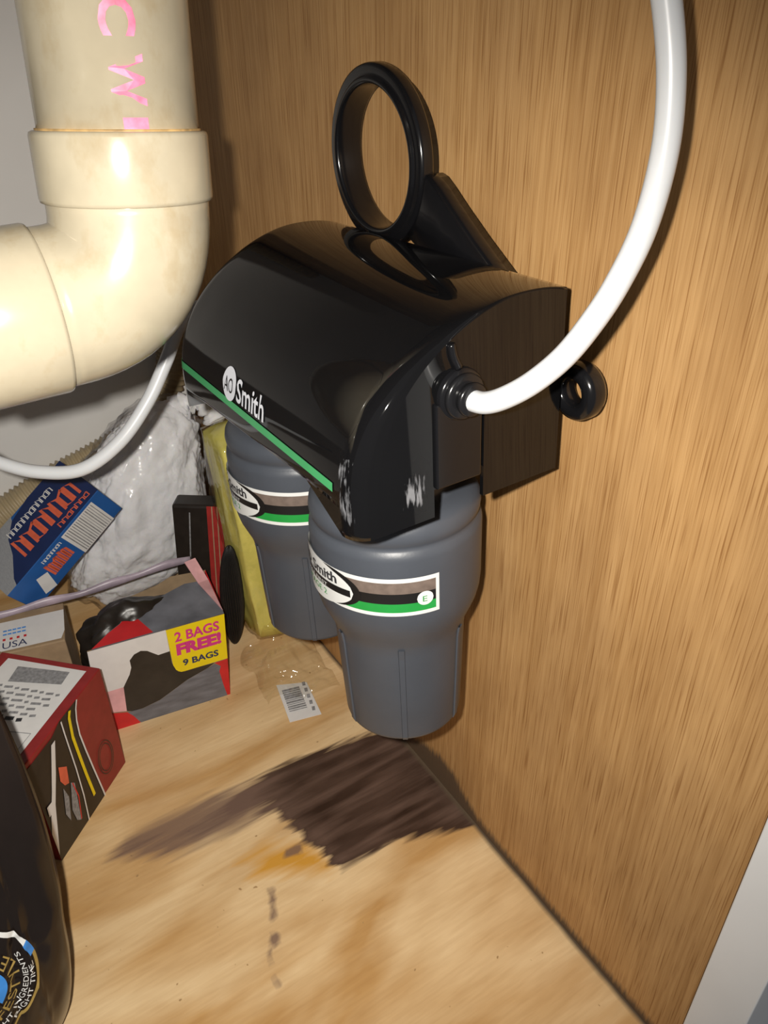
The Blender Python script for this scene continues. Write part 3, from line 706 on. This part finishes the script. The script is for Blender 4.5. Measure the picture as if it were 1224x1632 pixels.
def glyphs(face, u0, u1, v0, v1, mt_, par, n_, wd):
    """row of unreadable lettering: upright strokes joined by short bars"""
    for i in range(n_):
        a = u0 + (u1 - u0) * i / n_; b = u0 + (u1 - u0) * (i + .72) / n_; k = i % 4; t = v1 + (.10 * (v1 - v0) if k == 0 else 0)
        pts = [(a, v0), (a, t), (b, v1 - .2 * (v1 - v0)), (b, v0)] if k != 2 else [(b, v1), (a, v1 - .2 * (v1 - v0)), (a, v0 + .1 * (v1 - v0)), (b, v0), (b, v1)]
        face.strip('lettering', pts, wd, mt_, par, .0007)
glyphs(MF, .30, .93, .22, .58, M_orange, bx, 8, .0011)
glyphs(MF, .32, .80, .68, .80, M_paper, bx, 12, .0004)
glyphs(MF, .62, .95, .06, .15, M_orange, bx, 7, .0005)
glyphs(SD, .31, .52, .30, .70, M_orange, bx, 6, .0009)
glyphs(SD, .33, .53, .80, .90, M_paper, bx, 8, .0003)
EF = Face(E0 - bo + a_ * LB, s0 * WS, m0 * WM, a_)
EF.poly('navy_print', [(.05, .03), (.95, .03), (.95, .97), (.05, .97)], M_navycard, bx)

# ------------------------------------------------------------------ bag of white fluff
cb = empty('fluff_bag', (-.080, .485, 0))
tag(cb, 'crumpled clear plastic bag stuffed with white fluffy filling', 'bag')
co = Vector((-.080, .485, 0))
def blob(name, mt_, grow, seed, sub, amp):
    bm = bmesh.new(); bmesh.ops.create_icosphere(bm, subdivisions=sub, radius=1)
    for q in bm.verts:
        p = q.co.normalized(); pp = p + Vector((seed, 0, 0))
        s_ = 1 + .10 * n3(pp, 1.7) + amp * n3(pp, 5) + amp * .6 * abs(n3(pp, 11)) + amp * .3 * n3(pp, 23)
        zz = p.z; c = Vector((.002 + .026 * zz, .004 * zz, .082))
        wx = .053 * (1 - .26 * zz); wy = .032 * (1 - .15 * zz)
        # squarer sides
        px = math.copysign(abs(p.x) ** .8, p.x); pz = math.copysign(abs(p.z) ** .8, p.z)
        q.co = c + Vector((px * wx * s_, p.y * wy * s_, pz * .079 * (1 + .4 * (s_ - 1)))) * grow
        if q.co.z < .001: q.co.z = .001
        r = q.co + co - E0; k = r.dot(m0)          # the bag is dented where the blue carton leans on it
        if -.012 < r.dot(a_) < LB + .008 and -.008 < r.dot(s0) < WS + .008 and k < WM + .003: q.co += m0 * (WM + .003 - k)
    return from_bm(name, bm, mt_, cb, True)
blob('filling', M_cotton, .97, 0, 6, .11)
blob('film', M_film2, 1.045, 0, 5, .12)
# gathered neck of the bag
vv, ff = sweep(catmull([(.034, .004, .142), (.046, .002, .155), (.058, -.004, .156), (.066, -.008, .146), (.069, -.010, .134)], 8), lambda i: .0075 + .0035 * math.sin(i * 1.3) * math.sin(i * .37), 18)
mesh('gathered_neck', [Vector(q) + Vector((n3(q, 160), n3(q + Vector((5, 0, 0)), 160), n3(q + Vector((0, 5, 0)), 160))) * .0022 for q in vv], ff, M_cotton, cb, True)
# flat heat-sealed hem lying along the boxes
n = 40; vv, ff = [], []
for i in range(n + 1):
    t = i / n; p = Vector((-.225 + .150 * t, .4075 - .012 * t, .0748 + .001 * math.sin(t * 9))) - co
    vv += [p, p + Vector((.001, .0015, .0048 + .001 * math.sin(t * 23)))]
for i in range(n): ff.append((2 * i, 2 * i + 2, 2 * i + 3, 2 * i + 1))
hm = mesh('hem', vv, ff, M_filmhem, cb, True); hm.modifiers.new('t', 'SOLIDIFY').thickness = .0006

# ------------------------------------------------------------------ black package with red stripe, ridged pad, yellow pack
pk = empty('striped_package', (-.058, .409, 0))
tag(pk, 'narrow black package with red stripe standing behind the bin bag carton', 'package')
pu = Vector((.80, -.60, 0)); pw = Vector((.60, .80, 0)); plz = Vector((.10, .06, 1)).normalized()
box('sleeve', Vector((-.0256, .0112, 0)), pu * .040, pw * .016, plz * .108, M_blackcard, pk, .002)
PF = Face(Vector((-.0256, .0112, 0)), pu * .040, plz * .108, Vector((-.60, -.80, 0)))
PF.poly('red_stripe', [(.66, .0), (.95, .0), (.95, 1.0), (.66, 1.0)], M_darkred, pk)
PF.strip('pale_line', [(.76, 0), (.76, 1)], .0004, M_kraft, pk, .0006); PF.strip('pale_line', [(.86, 0), (.86, 1)], .0004, M_kraft, pk, .0006)
PF.strip('pale_line', [(.30, .1), (.28, .5), (.34, .95)], .0005, M_ink, pk, .0006)

pd = empty('ridged_pad', (-.0565, .3775, 0))
tag(pd, 'oval black ridged pad between the striped package and the yellow pack', 'pad')
bm = bmesh.new(); bmesh.ops.create_uvsphere(bm, u_segments=160, v_segments=40, radius=1)
for q in bm.verts:
    p = q.co.copy(); ang = math.atan2(p.y, p.x); k = 1 + .11 * math.sin(ang * 30 + p.z * 6)
    q.co = Vector((.80, -.60, 0)) * (p.x * .0080 * k) + Vector((.60, .80, 0)) * (p.y * .010 * k) + Vector((.07, .02, 1)) * ((p.z + 1) * .0450)
from_bm('pad', bm, M_rubber, pd, True)

yp = empty('yellow_pack', (-.022, .384, 0))
tag(yp, 'yellow cloth pack in clear wrapper standing behind the far canister', 'cloth pack')
bm = bmesh.new(); bmesh.ops.create_cube(bm, size=2); bmesh.ops.subdivide_edges(bm, edges=bm.edges[:], cuts=14, use_grid_fill=True)
def ypoint(c, g, seed):
    p = Vector(c); e = .86
    r = Vector((math.copysign(abs(p.x) ** .9, p.x), p.y, p.z)); l = max(abs(p.x), abs(p.y), abs(p.z)); sp = p.normalized() * l
    q = p.lerp(sp, .28); z = (q.z + 1) * .090
    b = 1 - .10 * (q.z) + .05 * n3(p + Vector((seed, 0, 0)), 1.6)
    return Vector((.006 + q.x * .0240 * b * g - .010 * (q.z + 1) * .5 - .002, -.002 + q.y * .022 * b * g + .004 * (q.z + 1), z * (1 if g == 1 else 1.015)))
for q in bm.verts: q.co = ypoint(q.co, 1, 0) + Vector((n3(q.co, 3), n3(q.co + Vector((9, 0, 0)), 3), 0)) * .0015
for q in bm.verts: q.co.z = max(q.co.z, .001)
from_bm('folded_cloth', bm, M_yfoam, yp, True)
bm = bmesh.new(); bmesh.ops.create_cube(bm, size=2); bmesh.ops.subdivide_edges(bm, edges=bm.edges[:], cuts=14, use_grid_fill=True)
for q in bm.verts:
    c = q.co.copy(); q.co = ypoint(c, 1.09, 4) + Vector((n3(c, 4), n3(c + Vector((9, 0, 0)), 4), 0)) * .002; q.co.z = max(q.co.z, .0012)
    q.co.x = min(q.co.x, .0208)
from_bm('wrapper', bm, M_film, yp, True)
# crumpled loose end of the wrapper lying on the floor
n = 46; vv, ff = [], []
for j in range(n + 1):
    for i in range(n + 1):
        u, t = i / n, j / n
        x = -.060 + .052 * u + .006 * n3((u * 3, t * 3, 2), 1) - .004 * t; y = .360 - .056 * t - .012 * u + .008 * n3((u * 3, t * 3, 9), 1)
        hgt = .0022 + .020 * math.sin(math.pi * u) ** .7 * (1 - t) ** 1.2 * (1 + .5 * n3((u * 6, t * 6, 0), 1)) + .004 * abs(n3((u * 6, t * 6, 5), 1)) + .0014 * abs(n3((u * 13, t * 13, 1), 1))
        vv.append(Vector((x + .022, y - .384, max(.0012, hgt))))
for j in range(n):
    for i in range(n): ff.append((j * (n + 1) + i, j * (n + 1) + i + 1, (j + 1) * (n + 1) + i + 1, (j + 1) * (n + 1) + i))
mesh('wrapper_tail', vv, ff, M_film, yp, True)
yo = Vector((-.022, .384, 0))
q0, q1, q2, q3 = [Vector(p) - yo for p in ((-.0585, .2820, .002), (-.0366, .2765, .002), (-.0315, .3075, .0035), (-.0516, .3160, .0045))]
LBL = Face(q0, q1 - q0, q3 - q0, Vector((0, 0, 1)))
mesh('barcode_label', [q0, q1, q2, q3, q0 - Z * .0006, q1 - Z * .0006, q2 - Z * .0006, q3 - Z * .0006], [(0, 1, 2, 3), (7, 6, 5, 4), (0, 4, 5, 1), (1, 5, 6, 2), (2, 6, 7, 3), (3, 7, 4, 0)], M_paper, yp)
for i in range(11):
    u0 = .24 + .055 * i; LBL.strip('barcode_bar', [(.10, u0), (.66, u0)], random.choice((.0004, .0007, .0009)), M_ink, yp, .0005)
for i in range(5): LBL.strip('barcode_digit', [(.82, .12 + .17 * i), (.84, .22 + .17 * i)], .0011, M_ink, yp, .0005)

# ------------------------------------------------------------------ black pouch in the foreground
po = empty('black_pouch', (-.29, .19, 0))
tag(po, 'shiny black foil pouch with round gold and blue label in the foreground', 'pouch')
edge = catmull([(-.2440, .171, .0), (-.2330, .171, .022), (-.2265, .172, .050), (-.2230, .177, .073), (-.2195, .185, .090), (-.2165, .195, .122), (-.2165, .204, .152), (-.2180, .212, .178), (-.2200, .218, .200)], 10)
nu = 100; nv = len(edge) - 1
def pz(i, j, side):
    u = i / nu; e = edge[j]; t = j / nv
    x = e.x - .150 * u; prof = (4 * u * (1 - u)) ** .55
    thick = .030 * prof * (1 - .75 * t) * (.55 + .45 * min(1, t * 5))
    wr_ = .0050 * abs(n3((u * 5 + t * 3, t * 5 - u * 2, side * 3), 1)) + .0030 * abs(n3((u * 12 - t * 4, t * 9, side), 1)) - .002
    # side gusset crease near the right edge
    cre = -.003 * math.exp(-((u - .10) / .03) ** 2)
    for c0, c1, am in ((.06, .16, .004), (.20, -.10, -.004), (.10, .55, .0035), (.34, .12, -.0045), (.26, .75, .003), (.50, -.25, .004)): cre += 1.3 * am * math.exp(-abs(u - c0 - c1 * t) / .014)
    y = e.y + (-1 if side == 0 else 1) * max(0, thick + (wr_ + cre) * prof) + .006 * prof * n3((u * 2, t * 3, 1), 1)
    return Vector((x, y, max(e.z, .001))) - Vector((-.29, .19, 0))
vv, ff = [], []
for side in (0, 1):
    base = len(vv)
    for j in range(nv + 1):
        for i in range(nu + 1): vv.append(pz(i, j, side))
    for j in range(nv):
        for i in range(nu):
            q = (base + j * (nu + 1) + i, base + j * (nu + 1) + i + 1, base + (j + 1) * (nu + 1) + i + 1, base + (j + 1) * (nu + 1) + i)
            ff.append(q[::-1] if side == 0 else q)
ob = mesh('pouch_body', vv, ff, M_pouch, po, True)
bm = bmesh.new(); bm.from_mesh(ob.data); bmesh.ops.remove_doubles(bm, verts=bm.verts[:], dist=.0002); bmesh.ops.recalc_face_normals(bm, faces=bm.faces[:]); bm.to_mesh(ob.data); bm.free()
def psurf(x, z, off):
    """front of the pouch at world x, z"""
    j = min(range(nv + 1), key=lambda k: abs(edge[k].z - z)); j = max(1, min(nv - 1, j))
    jj = j if edge[j].z <= z else j - 1; jj = max(0, min(nv - 1, jj)); tz = (z - edge[jj].z) / (edge[jj + 1].z - edge[jj].z + 1e-9)
    def rowp(k):
        u = max(0, min(.999, (edge[k].x - x) / .150)) * nu; i = int(u); return pz(i, k, 0).lerp(pz(i + 1, k, 0), u - i)
    p = rowp(jj).lerp(rowp(jj + 1), tz); return p + Vector((0, -off, off * .4))
LCX, LCZ = -.2600, .0740; LS = .70
def ringpatch(name, r0, r1, t0, t1, mt_, off, n_=40):
    pv, pf = [], []
    for i in range(n_ + 1):
        t = math.radians(t0 + (t1 - t0) * i / n_)
        for r_ in (r0, r1): pv.append(psurf(LCX + LS * r_ * math.cos(t), LCZ + LS * r_ * math.sin(t), off))
    for i in range(n_): pf.append((2 * i, 2 * i + 1, 2 * i + 3, 2 * i + 2))
    return mesh(name, pv, pf, mt_, po, True)
ringpatch('gold_ring', .0300, .0318, -120, 5, M_gold, .0012); ringpatch('blue_ring', .0288, .0318, 5, 22, M_sky, .0012); ringpatch('pale_ring', .0290, .0318, 22, 70, M_lblwhite, .0012)
def arc_text_in(name, s, r_, t0, t1, ht, mt_):
    return text_on(name, s, 1, lambda a, b: psurf(LCX + LS * (r_ - b) * math.cos(math.radians(t0 + (t1 - t0) * a)), LCZ + LS * (r_ - b) * math.sin(math.radians(t0 + (t1 - t0) * a)), .0014), mt_, po, fit=(1, ht))
arc_text_in('label_text', 'LIFESTYLE', .0205, -110, 40, .0062, M_gold)
arc_text_in('label_text', 'RIGHT INGREDIENTS', .0250, -105, 20, .0030, M_lblwhite)
arc_text_in('label_text', 'RIGHT TIME', .0288, -70, 0, .0028, M_lblwhite)
ringpatch('blue_picture', .002, .0125, -60, 200, M_sky, .0012)
